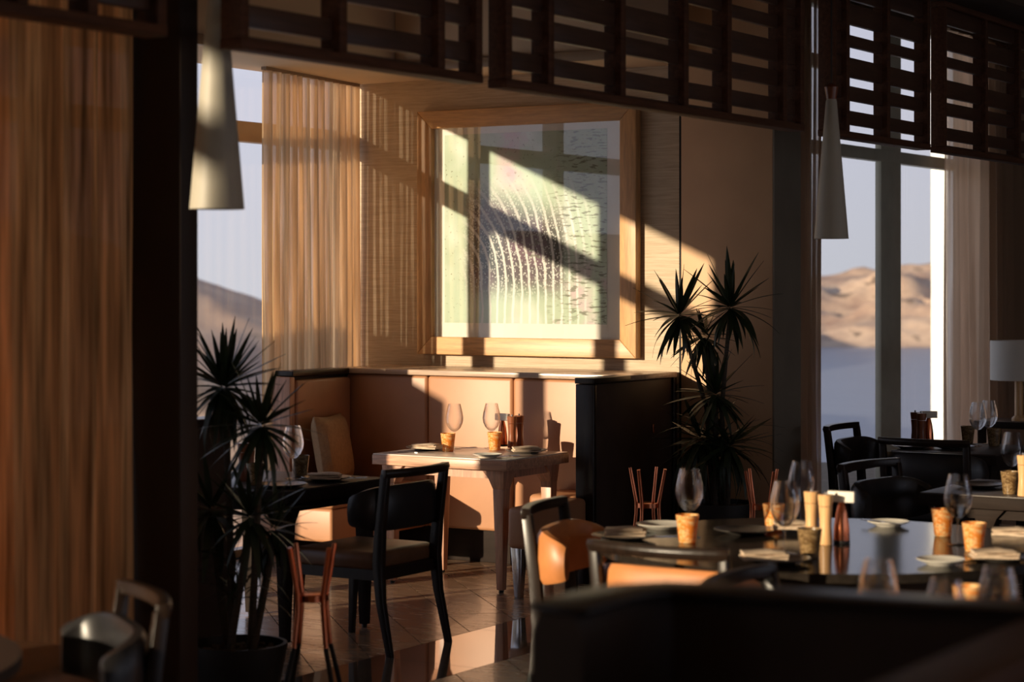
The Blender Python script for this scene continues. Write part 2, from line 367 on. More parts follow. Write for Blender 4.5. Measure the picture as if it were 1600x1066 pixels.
# windows
def window(n, X, y0, y1, z0, z1, muls, trans, tz=.065, mw=(.06, .04), mat='win_frame', th=.05):
    wo = tag(bpy.data.objects.new('window_%d' % n, None), kind='structure'); COL.objects.link(wo); wo.location = (X, y0, 0)
    def b_(nm, ya, yb, za, zb, t=th, m=mat): return B(-t, t, ya-y0, yb-y0, za, zb).build(nm, m, wo, bevel=.004)
    b_('window_sill', y0, y1, z0, z0+.05); b_('window_head', y0, y1, z1-.05, z1)
    for m in muls: b_('mullion', m-mw[1], m+mw[1], z0+.05, z1-.05, mw[0])
    for t in trans: b_('transom', y0, y1, t-tz, t+tz, th*.8)
    ys = [y0]+list(muls)+[y1]; zs = [z0+.05]+list(trans)+[z1-.05]
    for i in range(len(ys)-1):
        for j in range(len(zs)-1):
            B(-.006, .006, ys[i]-y0+.03, ys[i+1]-y0-.03, zs[j]+.03, zs[j+1]-.03).build('pane', 'window_glass', wo)
    return wo
window(1, XW, 4.16, YB-.01, 0, 3.20, [6.19, 8.72], [2.69], mw=(.07, .05))
window(2, XW, -12.48, -2.97, 0, 4.33, [-9.8, -4.9], [3.97], tz=.075)  # unseen window, laid out to let sun onto lamp and round table
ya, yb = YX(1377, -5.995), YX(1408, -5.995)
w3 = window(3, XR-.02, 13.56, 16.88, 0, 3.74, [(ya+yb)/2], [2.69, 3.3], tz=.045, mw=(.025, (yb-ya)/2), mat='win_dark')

window(4, 4.4, 1.02, 13.98, .3, 2.9, [4.2, 7.5, 10.7], [])  # unseen window, added to fill the right side with sky light
for x_, y_ in ((-3.6, 5.2), (-1.6, 7.2), (-.5, 9.5), (.8, 4.5), (-2.2, 1.5), (1.8, 7.5)):  # unseen glowing discs, added for highlights in the glasses
    MB().lathe([(.035, 3.425), (.035, 3.432)], 16, (x_, y_, 0)).build('fill_disc', M['bulb'], ce)

# screens of slats under the beam
PAT = [(.037, .078), (.150, .212), (.287, .328), (.43, .495), (.556, .607), (.715, .745)]
def screen(xs, label, vert=False):
    X = -4.34; ys = [YX(x, X) for x in xs]; y0, y1 = ys[0], ys[-1]; z0, z1 = 2.49, 3.37
    t = thing('slat_screen', label, 'screen', (X, y0, z0), 0, None)
    H = z1-z0; hw = .022
    MB().box(-.045, .045, 0, y1-y0, 0, .035).build('bottom_rail', 'screen_wood', t, bevel=.004)
    MB().box(-.045, .045, 0, y1-y0, H-.035, H).build('top_rail', 'screen_wood', t, bevel=.004)
    rnd = random.Random(int(xs[0])+3)
    for i, y in enumerate(ys):
        a = y-y0; a0, a1 = (a, a+2*hw) if i == 0 else ((a-2*hw, a) if i == len(ys)-1 else (a-hw, a+hw))
        B(-.042, .042, a0, a1, .035, H-.035).build('stile', 'screen_wood', t, bevel=.003)
    for i in range(len(ys)-1):
        a0, a1 = ys[i]-y0+hw, ys[i+1]-y0-hw
        j = rnd.uniform(-.008, .014); zc = .035
        for k, (o0, o1) in enumerate(PAT+[(H-.035, H)]):
            o0 += j*(k % 2 == 0); zt = min(o0, H-.035)
            if zt-zc > .006:
                B(-.018, .012, a0, a1, zc, zt).build('slat', 'screen_slat', t, bevel=.002)
            zc = o1+(j if k % 2 else 0)
        if vert: pass
    return t
YS = lambda x: x
screen([-160, 20, 130, 245], 'dark slatted screen hanging at the upper left in front of the near curtain')
screen([360, 522, 676, 740], 'dark slatted hanging screen between the left cone lamp and the picture')
screen([777, 848, 961, 1060, 1128, 1215, 1245], 'widest dark slatted hanging screen, over the right side of the picture and the tan panel')
screen([1290, 1314, 1378, 1443], 'dark slatted hanging screen beside the right cone lamp, grey sky showing through')
screen([1465, 1532, 1584, 1650], 'dark slatted hanging screen at the upper right in front of the far curtain')

# column
struct('column', B(-5.23, -4.985, 5.81, 5.91, 0, 4.6), 'column', bevel=.006)

# curtains
def curtain(name, mat, p0, p1, z0, z1, folds, amp, label, seed, gather=None):
    rnd = random.Random(seed); n = folds*10; L = math.hypot(p1[0]-p0[0], p1[1]-p0[1]); tx, ty = (p1[0]-p0[0])/L, (p1[1]-p0[1])/L
    ph = [rnd.uniform(-.9, .9) for _ in range(folds+2)]; am = [rnd.uniform(.5, 1.15) for _ in range(folds+2)]
    nz = 14; vs = []; fs = []
    for k in range(nz+1):
        zz = k/nz; z = z0+(z1-z0)*zz
        for i in range(n+1):
            t = i/n; f = t*folds; q = int(f)
            a = am[q]*(1-(f-q))+am[q+1]*(f-q); d = amp*a*sin(2*pi*f+ph[q % 3]*.3+.5*sin(zz*3+ph[q])*(1-zz)) + amp*.3*sin(2*pi*f*2.3+zz*1.5)
            d *= .75+.35*(1-zz); s_ = t*L+.01*sin(zz*5+f)
            vs.append((p0[0]+tx*s_-ty*d, p0[1]+ty*s_+tx*d, z))
    for k in range(nz):
        for i in range(n): fs.append((k*(n+1)+i, k*(n+1)+i+1, (k+1)*(n+1)+i+1, (k+1)*(n+1)+i))
    o = thing(name, label, 'curtain', (p0[0], p0[1], z0))
    m = MB(); m.v = [(v[0]-p0[0], v[1]-p0[1], v[2]-z0) for v in vs]; m.f = fs
    m.build('curtain_cloth', mat, o, smooth=True)
    dx, dy = p1[0]-p0[0], p1[1]-p0[1]; MB().loft([[(a-.02, c_, z1-z0), (a+.02, c_, z1-z0), (a+.02, c_, z1-z0+.02), (a-.02, c_, z1-z0+.02)] for a, c_ in ((0, 0), (dx, dy))]).build('curtain_track', 'win_frame', o)
    return o
curtain('curtain', 'curtain', (-8.17, YX(412, -8.17)), (-8.37, 11.57), .02, 3.05, 13, .035, 'golden sheer curtain gathered in the corner left of the picture', 3)
curtain('curtain', 'curtain_near', (-5.22, 4.75), (-5.22, 5.80), .02, 4.56, 6, .06, 'bronze curtain at the left edge, beside the dark column', 5)
curtain('curtain', 'curtain_far', (-5.8, YX(1249, -5.8)), (-5.8, YX(1280, -5.8)), .02, 3.72, 4, .025, 'narrow grey-brown curtain between the tan panel and the right window', 8)
curtain('curtain', 'curtain_far', (-5.82, YX(1481, -5.82)), (-5.82, 18.6), .02, 3.72, 12, .05, 'brown curtain right of the sea window, behind the table lamp', 11)

# framed picture
fx0, fx1, fz0, fz1 = -7.86, -6.22, 1.262, 2.86
pic = thing('framed_picture', 'large oak framed abstract print with curved dotted stripes above the booth', 'picture', ((fx0+fx1)/2, YB, fz0))
cx = (fx0+fx1)/2; W2 = (fx1-fx0)/2; H = fz1-fz0; fw = .115; yf = -.07
def member(pts, mat):
    m = MB(); m.loft([[(x, -.002, z) for x, z in pts], [(x, yf, z) for x, z in pts]]); return m.build('frame_member', mat, pic, bevel=.004)
member([(-W2, 0), (W2, 0), (W2-fw, fw), (-W2+fw, fw)], 'frame_oak_h')
member([(-W2+fw, H-fw), (W2-fw, H-fw), (W2, H), (-W2, H)], 'frame_oak_h')
member([(-W2, 0), (-W2+fw, fw), (-W2+fw, H-fw), (-W2, H)], 'frame_oak')
member([(W2-fw, fw), (W2, 0), (W2, H), (W2-fw, H-fw)], 'frame_oak')
B(-W2+fw-.01, W2-fw+.01, -.03, -.022, fw-.01, H-fw+.01).build('mat_board', 'mat_board', pic)
ax0, ax1, az0, az1 = -7.665-cx, -6.445-cx, 1.47-fz0, 2.70-fz0
me = bpy.data.meshes.new('art_print'); me.from_pydata([(ax0, -.0315, az0), (ax1, -.0315, az0), (ax1, -.0315, az1), (ax0, -.0315, az1)], [], [(0, 1, 2, 3)])
uv = me.uv_layers.new(name='UVMap')
for i, c_ in enumerate(((0, 0), (1, 0), (1, 1), (0, 1))): uv.data[i].uv = c_
me.materials.append(M['art']); ao = bpy.data.objects.new('art_print', me); COL.objects.link(ao); ao.parent = pic
B(-W2+fw-.005, W2-fw+.005, -.052, -.048, fw-.005, H-fw+.005).build('picture_glass', 'picture_glass', pic)

# ------------------------------------------------------------------ booth (U shaped banquette around the back table)
bt = thing('banquette_booth', 'tan leather booth with high panelled back and oak ledge under the picture', 'booth', (-7, 11, 0))
def bb(name, x0, x1, y0, y1, z0, z1, mat, bev=.02, seg=3): return B(x0+7, x1+7, y0-11, y1-11, z0, z1).build(name, mat, bt, bevel=bev, seg=seg)
xs = [-8.05, -7.42, -6.79, -6.075]
for a, c_ in zip(xs, xs[1:]): bb('back_panel', a+.001, c_-.001, 11.0, 11.09, .2, 1.15, 'bench_leather', .022)
bb('plinth', -8.05, -6.07, 11.04, 11.5, 0, .2, 'matte_dark', .004)
bb('back_carcass', -8.1, -6.07, 11.09, 11.57, .2, 1.15, 'booth_leather', .004)
bb('ledge', -8.12, -5.955, 10.97, 11.575, 1.152, 1.186, 'ledge', .006)
bb('wing_panel', -8.13, -8.06, 10.4, 11.08, .05, 1.15, 'booth_leather', .008)
bb('wing_cushion', -8.06, -8.0, 10.42, 10.99, .5, 1.13, 'bench_leather', .02)
bb('wing_cap', -8.14, -8.0, 10.38, 10.97, 1.152, 1.186, 'dark_wood', .005)
bb('wing_post', -8.14, -8.0, 10.35, 10.40, 0, 1.15, 'table_leg', .006)
bb('seat_base', -8.0, -7.42, 10.0, 10.99, .2, .40, 'bench_leather', .02)
bb('seat_cushion', -8.0, -7.4, 9.98, 10.99, .40, .49, 'bench_leather', .03)
bb('wing_panel', -6.06, -5.972, 10.57, 11.57, .02, 1.15, 'booth_leather', .006)
bb('wing_frame', -6.075, -5.955, 10.53, 10.57, 0, 1.15, 'dark_wood', .006)
bb('wing_frame', -5.972, -5.955, 11.53, 11.575, 0, 1.15, 'dark_wood', .004)
bb('wing_cap', -6.075, -5.95, 10.52, 10.97, 1.152, 1.186, 'dark_wood', .005)
bb('seat_cushion', -6.45, -6.13, 10.62, 10.99, .36, .49, 'bench_leather', .03)
bb('seat_base', -6.42, -6.10, 10.64, 10.99, .2, .36, 'bench_leather', .02)
bb('seat_arm', -6.125, -5.99, 9.86, 10.52, .27, .50, 'bench_leather', .03)
MB().bar((-6.075+7, 9.91-11, 0), (-6.075+7, 9.91-11, .28), .02, .02, .035, .035).build('foot', 'steel', bt, bevel=.004)
for x_, y_ in ((-7.95, 10.05), (-7.47, 10.05), (-6.05, 10.45), (-6.38, 10.7)): MB().bar((x_+7, y_-11, 0), (x_+7, y_-11, .22), .02, .02, .03, .03).build('foot', 'dark_wood', bt)
bb('latch', -5.956, -5.945, 11.24, 11.26, .83, .88, 'copper', .002)
# nearer booth end behind the left plant
b2 = thing('booth_end', 'dark leather booth end panel behind the left plant', 'booth', (-6.1, 7.0, 0))
B(-.05, .05, -.7, .40, 0, 1.1).build('end_panel', 'booth_leather', b2, bevel=.008); B(-.07, .07, -.72, .42, 1.1, 1.135).build('end_cap', 'dark_wood', b2, bevel=.005)
# foreground booth
b3 = thing('booth_seating', 'blurred black leather booth back across the bottom right foreground', 'booth', (-1.6, 3.5, 0))
ang = math.atan2(3.56-3.40, -.60+2.03)
mt = Matrix.Rotation(ang, 4, 'Z')
path = [(-.25, -.36), (-.255, -.2), (-.245, -.09), (-.20, -.03), (-.12, -.01), (0, .0), (.4, .07), (.9, .12)]
MB().sweep(path, [(-.05, 0), (.05, 0), (.05, 1.13), (.035, 1.165), (-.035, 1.165), (-.05, 1.13)]).build('booth_panel', 'booth_leather', b3, smooth=True)
MB().sweep(path, [(-.06, 1.166), (.06, 1.166), (.06, 1.18), (-.06, 1.18)]).build('booth_cap', 'dark_wood', b3, bevel=.004)
B(.47, .57, -1.9, .02, 0, 1.13).build('side_wing', 'booth_leather', b3, bevel=.02); B(.455, .585, -1.9, .0, 1.132, 1.17).build('wing_cap', 'screen_wood', b3, bevel=.006)

# pillow
def pillow(name, label, loc, rz, sz, mat, tilt):
    n = 12; m = MB(); vs = []; fs = []
    for s_ in (1, -1):
        for i in range(n+1):
            for j in range(n+1):
                u, v = i/n*2-1, j/n*2-1
                th_ = max(0, (1-u**4)*(1-v**4))**.5*.07+.004
                pin = 1-.06*(1-u*u)*abs(v)**3; pin2 = 1-.06*(1-v*v)*abs(u)**3
                vs.append((u*sz[0]/2*pin2, s_*th_, sz[1]/2+v*sz[1]/2*pin))
    N_ = (n+1)**2
    for s_ in range(2):
        for i in range(n):
            for j in range(n): q = s_*N_+i*(n+1)+j; fs.append((q, q+1, q+n+2, q+n+1))
    bd = [i for i in range(n+1)]+[i*(n+1)+n for i in range(1, n+1)]+[n*(n+1)+j for j in range(n-1, -1, -1)]+[i*(n+1) for i in range(n-1, 0, -1)]
    for k in range(len(bd)): a, c_ = bd[k], bd[(k+1) % len(bd)]; fs.append((a, c_, c_+N_, a+N_))
    m.add(vs, fs); o = m.build(name, mat, smooth=True); o.location = loc; o.rotation_euler = (tilt, 0, rz)
    return tag(o, label, 'pillow')
px, py = PD(534, 12.95)
pillow('pillow', 'brown linen scatter pillow leaning on the left wing of the booth', (-7.83, 10.62, .495), R_(-90)+.25, (.44, .42), 'pillow', R_(10))

# ------------------------------------------------------------------ tables
def square_table(name, label, x0, x1, y0, y1, top, edge, leg, group=None, thick=.055, ix=.085):
    cx, cy = (x0+x1)/2, (y0+y1)/2; a, b_ = (x1-x0)/2, (y1-y0)/2
    t = thing(name, label, 'table', (cx, cy, 0))
    B(-a+.004, a-.004, -b_+.004, b_-.004, .742, .75).build('tabletop', top, t, bevel=.002)
    B(-a, a, -b_, b_, .742-thick, .742).build('table_edge', edge, t, bevel=.003)
    z1 = .742-thick
    for sx_ in (-1, 1):
        for sy_ in (-1, 1):
            lx, ly = sx_*(a-ix), sy_*(b_-.085); m = MB()
            m.bar((lx, ly, .015), (lx, ly, .58), .02, .02, .035, .035)
            m.loft([[(lx-.035, ly-.035, .58), (lx+.035, ly-.035, .58), (lx+.035, ly+.035, .58), (lx-.035, ly+.035, .58)],
                    [(lx-.042-(.02 if sx_ > 0 else 0), ly-.042-(.02 if sy_ > 0 else 0), .64), (lx+.042+(.02 if sx_ < 0 else 0), ly-.042-(.02 if sy_ > 0 else 0), .64), (lx+.042+(.02 if sx_ < 0 else 0), ly+.042+(.02 if sy_ < 0 else 0), .64), (lx-.042-(.02 if sx_ > 0 else 0), ly+.042+(.02 if sy_ < 0 else 0), .64)],
                    [(lx-.045-(.06 if sx_ > 0 else 0), ly-.045-(.06 if sy_ > 0 else 0), z1), (lx+.045+(.06 if sx_ < 0 else 0), ly-.045-(.06 if sy_ > 0 else 0), z1), (lx+.045+(.06 if sx_ < 0 else 0), ly+.045+(.06 if sy_ < 0 else 0), z1), (lx-.045-(.06 if sx_ > 0 else 0), ly+.045+(.06 if sy_ < 0 else 0), z1)]])
            lg = m.build('leg', leg, t, bevel=.002)
            MB().lathe([(.012, 0), (.014, .004), (.014, .016)], 10, (lx, ly, 0)).build('glide', 'black_metal', lg)
    B(-a+.06, a-.06, -b_+.06, -b_+.085, z1-.05, z1).build('apron', leg, t); B(-a+.06, a-.06, b_-.085, b_-.06, z1-.05, z1).build('apron', leg, t)
    B(-a+.06, -a+.085, -b_+.085, b_-.085, z1-.05, z1).build('apron', leg, t); B(a-.085, a-.06, -b_+.085, b_-.085, z1-.05, z1).build('apron', leg, t)
    return t
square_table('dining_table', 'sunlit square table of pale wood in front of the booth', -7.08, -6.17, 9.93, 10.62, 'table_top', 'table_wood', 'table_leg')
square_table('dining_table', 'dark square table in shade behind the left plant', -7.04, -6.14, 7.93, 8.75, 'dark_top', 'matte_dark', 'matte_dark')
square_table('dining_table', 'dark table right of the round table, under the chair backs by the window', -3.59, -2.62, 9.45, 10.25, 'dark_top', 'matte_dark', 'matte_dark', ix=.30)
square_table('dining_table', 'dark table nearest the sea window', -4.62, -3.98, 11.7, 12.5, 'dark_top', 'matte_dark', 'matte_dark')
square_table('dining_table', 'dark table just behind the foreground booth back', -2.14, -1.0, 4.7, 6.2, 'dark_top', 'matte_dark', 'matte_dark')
RC = (-3.19, 7.43); RR = .86
rt = thing('round_table', 'large round glossy dark dining table in the right half', 'table', (RC[0], RC[1], 0))
MB().lathe([(RR-.02, .712), (RR, .718), (RR, .7485), (RR-.0015, .75)], 96).build('tabletop', 'round_top', rt, smooth=True)
MB().lathe([(RR-.14, .63), (RR-.12, .712)], 48).build('apron', 'dark_wood', rt, smooth=True)
MB().lathe([(.07, .03), (.06, .2), (.09, .5), (.22, .64)], 24).build('pedestal', 'dark_wood', rt, smooth=True)
MB().lathe([(.38, 0), (.38, .02), (.1, .05), (.07, .06)], 32).build('base', 'dark_wood', rt, smooth=True)
rt2 = thing('round_table', 'dark round table cut off by the bottom left corner', 'table', (-4.62, 3.58, 0))
MB().lathe([(.74, .712), (.76, .718), (.76, .7485), (.7585, .75)], 64).build('tabletop', 'dark_top', rt2, smooth=True)
MB().lathe([(.07, .03), (.06, .2), (.09, .5), (.22, .712)], 24).build('pedestal', 'matte_dark', rt2, smooth=True)
MB().lathe([(.34, 0), (.34, .02), (.1, .05), (.07, .06)], 32).build('base', 'matte_dark', rt2, smooth=True)
sf = thing('bench_seat', 'low brown leather bench at the lower left edge, in front of the near curtain', 'bench', (-4.80, 4.80, 0), .1)
B(-.30, .22, -.3, .3, .12, .42).build('seat_base', 'brown_leather', sf, bevel=.02); B(-.31, .23, -.31, .31, .425, .56).build('seat_cushion', 'brown_leather', sf, bevel=.04, seg=3)
for x_ in (-.25, .17):
    for y_ in (-.25, .25): B(x_-.02, x_+.02, y_-.02, y_+.02, 0, .12).build('foot', 'dark_wood', sf)
cs = thing('console_table', 'black console table under the lamp by the far curtain', 'table', (-4.55, 14.7, 0))
B(-.55, .6, -.2, .2, .70, .75).build('tabletop', 'dark_wood', cs, bevel=.004)
for x_ in (-.5, .55):
    for y_ in (-.16, .16): B(x_-.025, x_+.025, y_-.025, y_+.025, 0, .7).build('leg', 'dark_wood', cs)

# ------------------------------------------------------------------ chairs (front = +Y)
def make_chair(leather, seatm, back=None):
    t = thing('dining_chair', 'chair', 'chair'); back = back or leather
    for s_ in (-1, 1):
        m = MB(); m.bar((s_*.225, .235, 0), (s_*.22, .215, .40), .013, .013, .021, .021); m.build('leg', 'dark_wood', t, bevel=.002)
        m = MB(); pts = [(s_*.245, -.325, 0, .013), (s_*.24, -.27, .25, .017), (s_*.235, -.255, .42, .021), (s_*.24, -.268, .60, .019), (s_*.245, -.30, .845, .016)]
        m.loft([[(x-r, y-r*1.2, z), (x+r, y-r*1.2, z), (x+r, y+r*1.2, z), (x-r, y+r*1.2, z)] for x, y, z, r in pts]); m.build('leg', 'dark_wood', t, bevel=.002)
    m = MB()
    for a, c_, e_, f_ in ((-.235, .235, .20, .235), (-.235, .235, -.26, -.225), (-.24, -.205, -.225, .20), (.205, .24, -.225, .20)): m.box(a, c_, e_, f_, .345, .40)
    m.build('seat_frame', 'dark_wood', t)
    q = [(-.255, -.235), (-.265, .24), (.265, .24), (.255, -.235)]
    m = MB(); m.loft([[(x*.985, y*.985, .395) for x, y in q], [(x, y, .42) for x, y in q], [(x, y, .455) for x, y in q], [(x*.93, y*.93, .478) for x, y in q]])
    m.build('seat', seatm, t, bevel=.012, seg=2)
    path = []
    for i in range(25):
        a = -pi*.5+(i/24-.5)*pi*1.02
        ca, sa = cos(a), sin(a); e_ = .62
        path.append((.285*math.copysign(abs(ca)**e_, ca), .0-.12+(-.265+.12)*abs(sa)**.8))
    def sec(tt):
        k = abs(tt-.5)*2; zt = .785-.055*k**3; zb = .575+.03*k**3
        h = .026; return [(-h, zb+.02), (-h*.5, zb), (h*.5, zb), (h, zb+.02), (h+.006, (zb+zt)/2), (h, zt-.02), (h*.5, zt), (-h*.5, zt), (-h, zt-.02), (-h+.004, (zb+zt)/2)]
    m = MB(); m.sweep(path, sec); m.build('backrest', back, t, smooth=True)
    rp = [(x, -.30-.045*(1-(x/.26)**2)) for x in [-.262+.524*i/14 for i in range(15)]]
    m = MB(); m.sweep(rp, [(-.02, .83), (.014, .826), (.022, .85), (.016, .868), (-.018, .866)]); m.build('top_rail', 'dark_wood', t, bevel=.003)
    return t
ch_tan = make_chair('tan_leather', 'tan_leather'); ch_brn = make_chair('brown_leather', 'brown_leather', 'black_leather'); ch_blk = make_chair('black_leather', 'black_leather')
def chair(proto, label, x, y, face, group=None):      # face = heading vector of the sitter
    return place(proto, label, (x, y, 0), math.atan2(face[1], face[0])-pi/2, group)
chair(ch_brn, 'dark wood chair with brown seat at the left table, in front of the pale table', -5.945, 8.27, (-1, .0))
chair(ch_brn, 'blurred dark chair at the bottom left corner below the near curtain', -4.19, 4.27, (-.58, -.81))
chair(ch_tan, 'tan leather chair at the left end of the round table, near the booth', -3.98, 7.24, (.97, .24))
chair(ch_tan, 'tan leather chair, back to the camera, at the near side of the round table', -3.27, 6.53, (.02, 1))
chair(ch_tan, 'dark chair just above the foreground booth back, below the pepper mills', -2.44, 5.75, (1, .05))
chair(ch_blk, 'black chair seen from the side between round table and small dark table', -3.62, 9.60, (.985, -.17))
chair(ch_blk, 'black chair with wide rail, its back to the camera, before the window table', -4.22, 11.49, (.0, 1))
chair(ch_blk, 'black chair seen from the side directly against the sea window', -4.78, 12.08, (1, .03))
chair(ch_blk, 'black chair cut by the right edge beyond the round table', -2.30, 8.72, (-.5, -.85))

# ------------------------------------------------------------------ copper bucket stands
def make_stand():
    t = thing('bucket_stand', 's', 'stand')
    MB().lathe([(.056, .53), (.062, .532), (.062, .556), (.056, .558)], 24).build('disc', 'copper', t, smooth=True)
    for k in range(4):
        a = pi/4+k*pi/2+.3; c_, s_ = cos(a), sin(a)
        up = MB().tube([(c_*.155*.55, s_*.155*.55, .36), (c_*.068, s_*.068, .50), (c_*.068, s_*.068, .56), (c_*.105, s_*.105, .74)], [.010, .0105, .0105, .0095], 10).build('copper_rod', 'copper', t, smooth=True)
        MB().tube([(c_*.19, s_*.19, 0), (c_*.155*.55, s_*.155*.55, .36)], [.009, .010], 10).build('leg', 'black_metal', t, smooth=True)
    return t
st = make_stand()
x, y = PD(488, 8.0); place(st, 'copper and black wine bucket stand beside the left plant', (x, y, 0), .2)
x, y = PD(1012, 11.3); place(st, 'copper bucket stand in front of the dark booth side panel', (x, y, 0), .5)
x, y = PD(1190, 11.2); place(st, 'copper bucket stand in front of the right plant, behind the round table', (x, y, 0), 0)

# ------------------------------------------------------------------ pendant lamps
def make_lamp():
    t = thing('pendant_lamp', 'l', 'lamp')
    MB().lathe([(.024, .76), (.030, .74), (.093, 0), (.090, 0), (.027, .738), (.022, .75)], 40, caps=False).build('lamp_shade', 'lamp', t, smooth=True)
    MB().lathe([(.026, .755), (.038, .82), (.032, .825), (.010, .84)], 20).build('lamp_cap', 'mill_dark', t, smooth=True)
    MB().tube([(0, 0, .83), (0, 0, 1.54)], .004, 6).build('cord', 'black_metal', t)
    MB().lathe([(.02, .70), (.03, .66), (.03, .60), (.0, .57)], 14).build('bulb', 'card', t, smooth=True)
    return t
lp = make_lamp()
lx, ly = PD(339, 7.15); place(lp, 'cream cone pendant lamp at the left, striped by sunlight', (lx, ly, 1.985), 0)
x, y = PD(1299, 10.62); place(lp, 'cone pendant lamp in shade beside the sea window', (x, y, 1.955), 0).scale = (.93, .93, .93)
tl = thing('table_lamp', 'table lamp with a pale drum shade at the right edge', 'lamp', (*PD(1592, 15.0), .75))
MB().lathe([(.20, .29), (.20, .57), (.198, .57), (.198, .29)], 36, caps=False).build('lamp_shade', 'card', tl, smooth=True)
MB().lathe([(.05, 0), (.05, .02), (.03, .04), (.028, .35), (.01, .4)], 20).build('lamp_base', 'mill', tl, smooth=True)

# ------------------------------------------------------------------ tableware
def make_glass():
    t = thing('wine_glass', 'g', 'glass')
    bo = [(.004, .1), (.018, .104), (.038, .125), (.050, .152), (.0535, .178), (.049, .212), (.041, .245), (.036, .265)]
    MB().lathe(bo+[(.0348, .265)]+[(max(.002, r-.0013), z+(.0013 if k < 2 else 0)) for k, (r, z) in reversed(list(enumerate(bo[:-1])))], 28, caps=True).build('bowl', 'wine_glass', t, smooth=True)
    MB().lathe([(.004, .006), (.0035, .02), (.0035, .09), (.006, .101)], 10, caps=False).build('glass_stem', 'wine_glass', t, smooth=True)
    MB().lathe([(.042, 0), (.042, .002), (.01, .006), (.004, .008)], 28).build('foot', 'wine_glass', t, smooth=True)
    return t
def make_cup(mat):
    o = MB().lathe([(.030, .0), (.032, .002), (.044, .105), (.042, .106), (.041, .103), (.031, .012), (.0, .011)], 28, caps=True).build('candle_cup', mat, smooth=True)
    return tag(o, 'c', 'cup')
def make_mill(mat):
    t = thing('pepper_mill', 'm', 'mill')
    MB().lathe([(.026, 0), (.027, .004), (.022, .07), (.0225, .10), (.026, .143)], 24).build('mill_body', mat, t, smooth=True)
    MB().lathe([(.026, .145), (.030, .185), (.027, .188), (.0, .189)], 24).build('mill_head', mat, t, smooth=True)
    MB().lathe([(.005, .188), (.005, .198), (.0, .2)], 10).build('mill_knob', 'steel', t, smooth=True)
    return t
def make_holder():
    t = thing('card_holder', 'h', 'card holder')
    MB().lathe([(.030, 0), (.031, .01), (.029, .06), (.022, .115), (.013, .150), (.006, .165)], 28).build('copper_cone', 'copper', t, smooth=True)
    MB().lathe([(.031, 0), (.032, .008), (.031, .012)], 28).build('base_ring', 'black_metal', t, smooth=True)
    B(-.052, .052, -.012, .012, .155, .197).build('card_block', 'card', t, bevel=.003)
    return t
def make_plate(r, mat):
    o = MB().lathe([(r*.55, 0), (r*.6, .004), (r*.95, .016), (r, .019), (r*.98, .021), (r*.62, .009), (0, .008)], 36).build('plate', mat, smooth=True)
    return tag(o, 'p', 'plate')
def make_napkin(L=.155, W=.10):
    t = thing('napkin', 'n', 'napkin')
    for k, (dx, h0, h1, rz) in enumerate(((0, 0, .009, 0), (.004, .009, .018, .05), (-.003, .018, .028, -.04))):
        n = 8; rings = []
        for i in range(n+1):
            u = i/n; xx = (u-.5)*L*(1-.03*k); wob = .0025*sin(u*6+k*2)
            rings.append([(xx+dx, -W/2+.002*k+wob, h0), (xx+dx, W/2-.003*k, h0), (xx+dx, W/2-.003*k+.002, (h0+h1)/2), (xx+dx, W/2-.006*k, h1+wob), (xx+dx, -W/2+.004*k, h1+wob), (xx+dx, -W/2-.002, (h0+h1)/2)])
        o = MB().loft(rings).build('fold', 'linen', t, smooth=True); o.rotation_euler = (0, 0, rz*.4)
    return t
def make_fork():
    o = MB().box(-.09, .03, -.004, .004, 0, .003).box(.03, .05, -.011, .011, 0, .003)
    for k in range(4): o.box(.05, .095, -.011+k*.0065, -.0085+k*.0065, 0, .003)
    return tag(o.build('fork', 'steel'), 'f', 'fork')
def make_knife():
    o = MB().loft([[(-.1, -.006, 0), (-.1, .006, 0), (-.1, .006, .004), (-.1, -.006, .004)], [(0, -.005, 0), (0, .005, 0), (0, .005, .004), (0, -.005, .004)], [(.02, -.009, .0), (.02, .009, 0), (.02, .009, .002), (.02, -.009, .002)], [(.11, -.001, 0), (.11, .009, 0), (.11, .009, .002), (.11, -.001, .002)]])
    return tag(o.build('knife', 'steel'), 'k', 'knife')
g_, c1, c2 = make_glass(), make_cup('cup'), make_cup('cup_dark')
m1, m2 = make_mill('mill'), make_mill('mill_dark')
h_, p1, p2, p3, nk, fk, kn = make_holder(), make_plate(.085, 'china'), make_plate(.125, 'dark_plate'), make_plate(.11, 'china'), make_napkin(), make_fork(), make_knife()
TZ = .7505
def on(proto, label, x, y, rz=0, z=TZ, group=None):
    X, Y = P(x, y, z); return place(proto, label, (X, Y, z), rz, group)
# back sunlit table
on(g_, 'wine glass at the left seat of the sunlit table', 710, 701)
on(g_, 'wine glass nearer the middle of the sunlit table', 768, 700)
on(c1, 'amber candle cup at the left seat of the sunlit table', 700, 705.5)
on(c1, 'amber candle cup in the middle of the sunlit table', 773, 703.5)
on(m2, 'dark red wooden mill on the sunlit table, next to the copper card holder', 800, 700)
on(m2, 'dark red wooden mill at the right of the pair on the sunlit table', 811, 698.5)
on(h_, 'copper card holder on the sunlit table, behind the middle candle cup', 785, 697.5, -.2)
on(p1, 'small white side plate near the front corner of the sunlit table', 762, 715)
on(p2, 'dark plate under the napkin at the left seat of the sunlit table', 667, 703)
on(nk, 'folded napkin at the left seat of the sunlit table', 667, 701, R_(8), TZ+.021)
on(p2, 'dark plate under the napkin at the right seat of the sunlit table', 822, 708)
on(nk, 'folded napkin at the right seat of the sunlit table', 822, 705.5, R_(40), TZ+.021)
on(kn, 'steel knife at the left front edge of the sunlit table', 648, 707.5, R_(20))
on(fk, 'steel fork beside the side plate on the sunlit table', 790, 713, R_(70))
on(fk, 'steel fork behind the left candle cup on the sunlit table', 722, 700, R_(60))
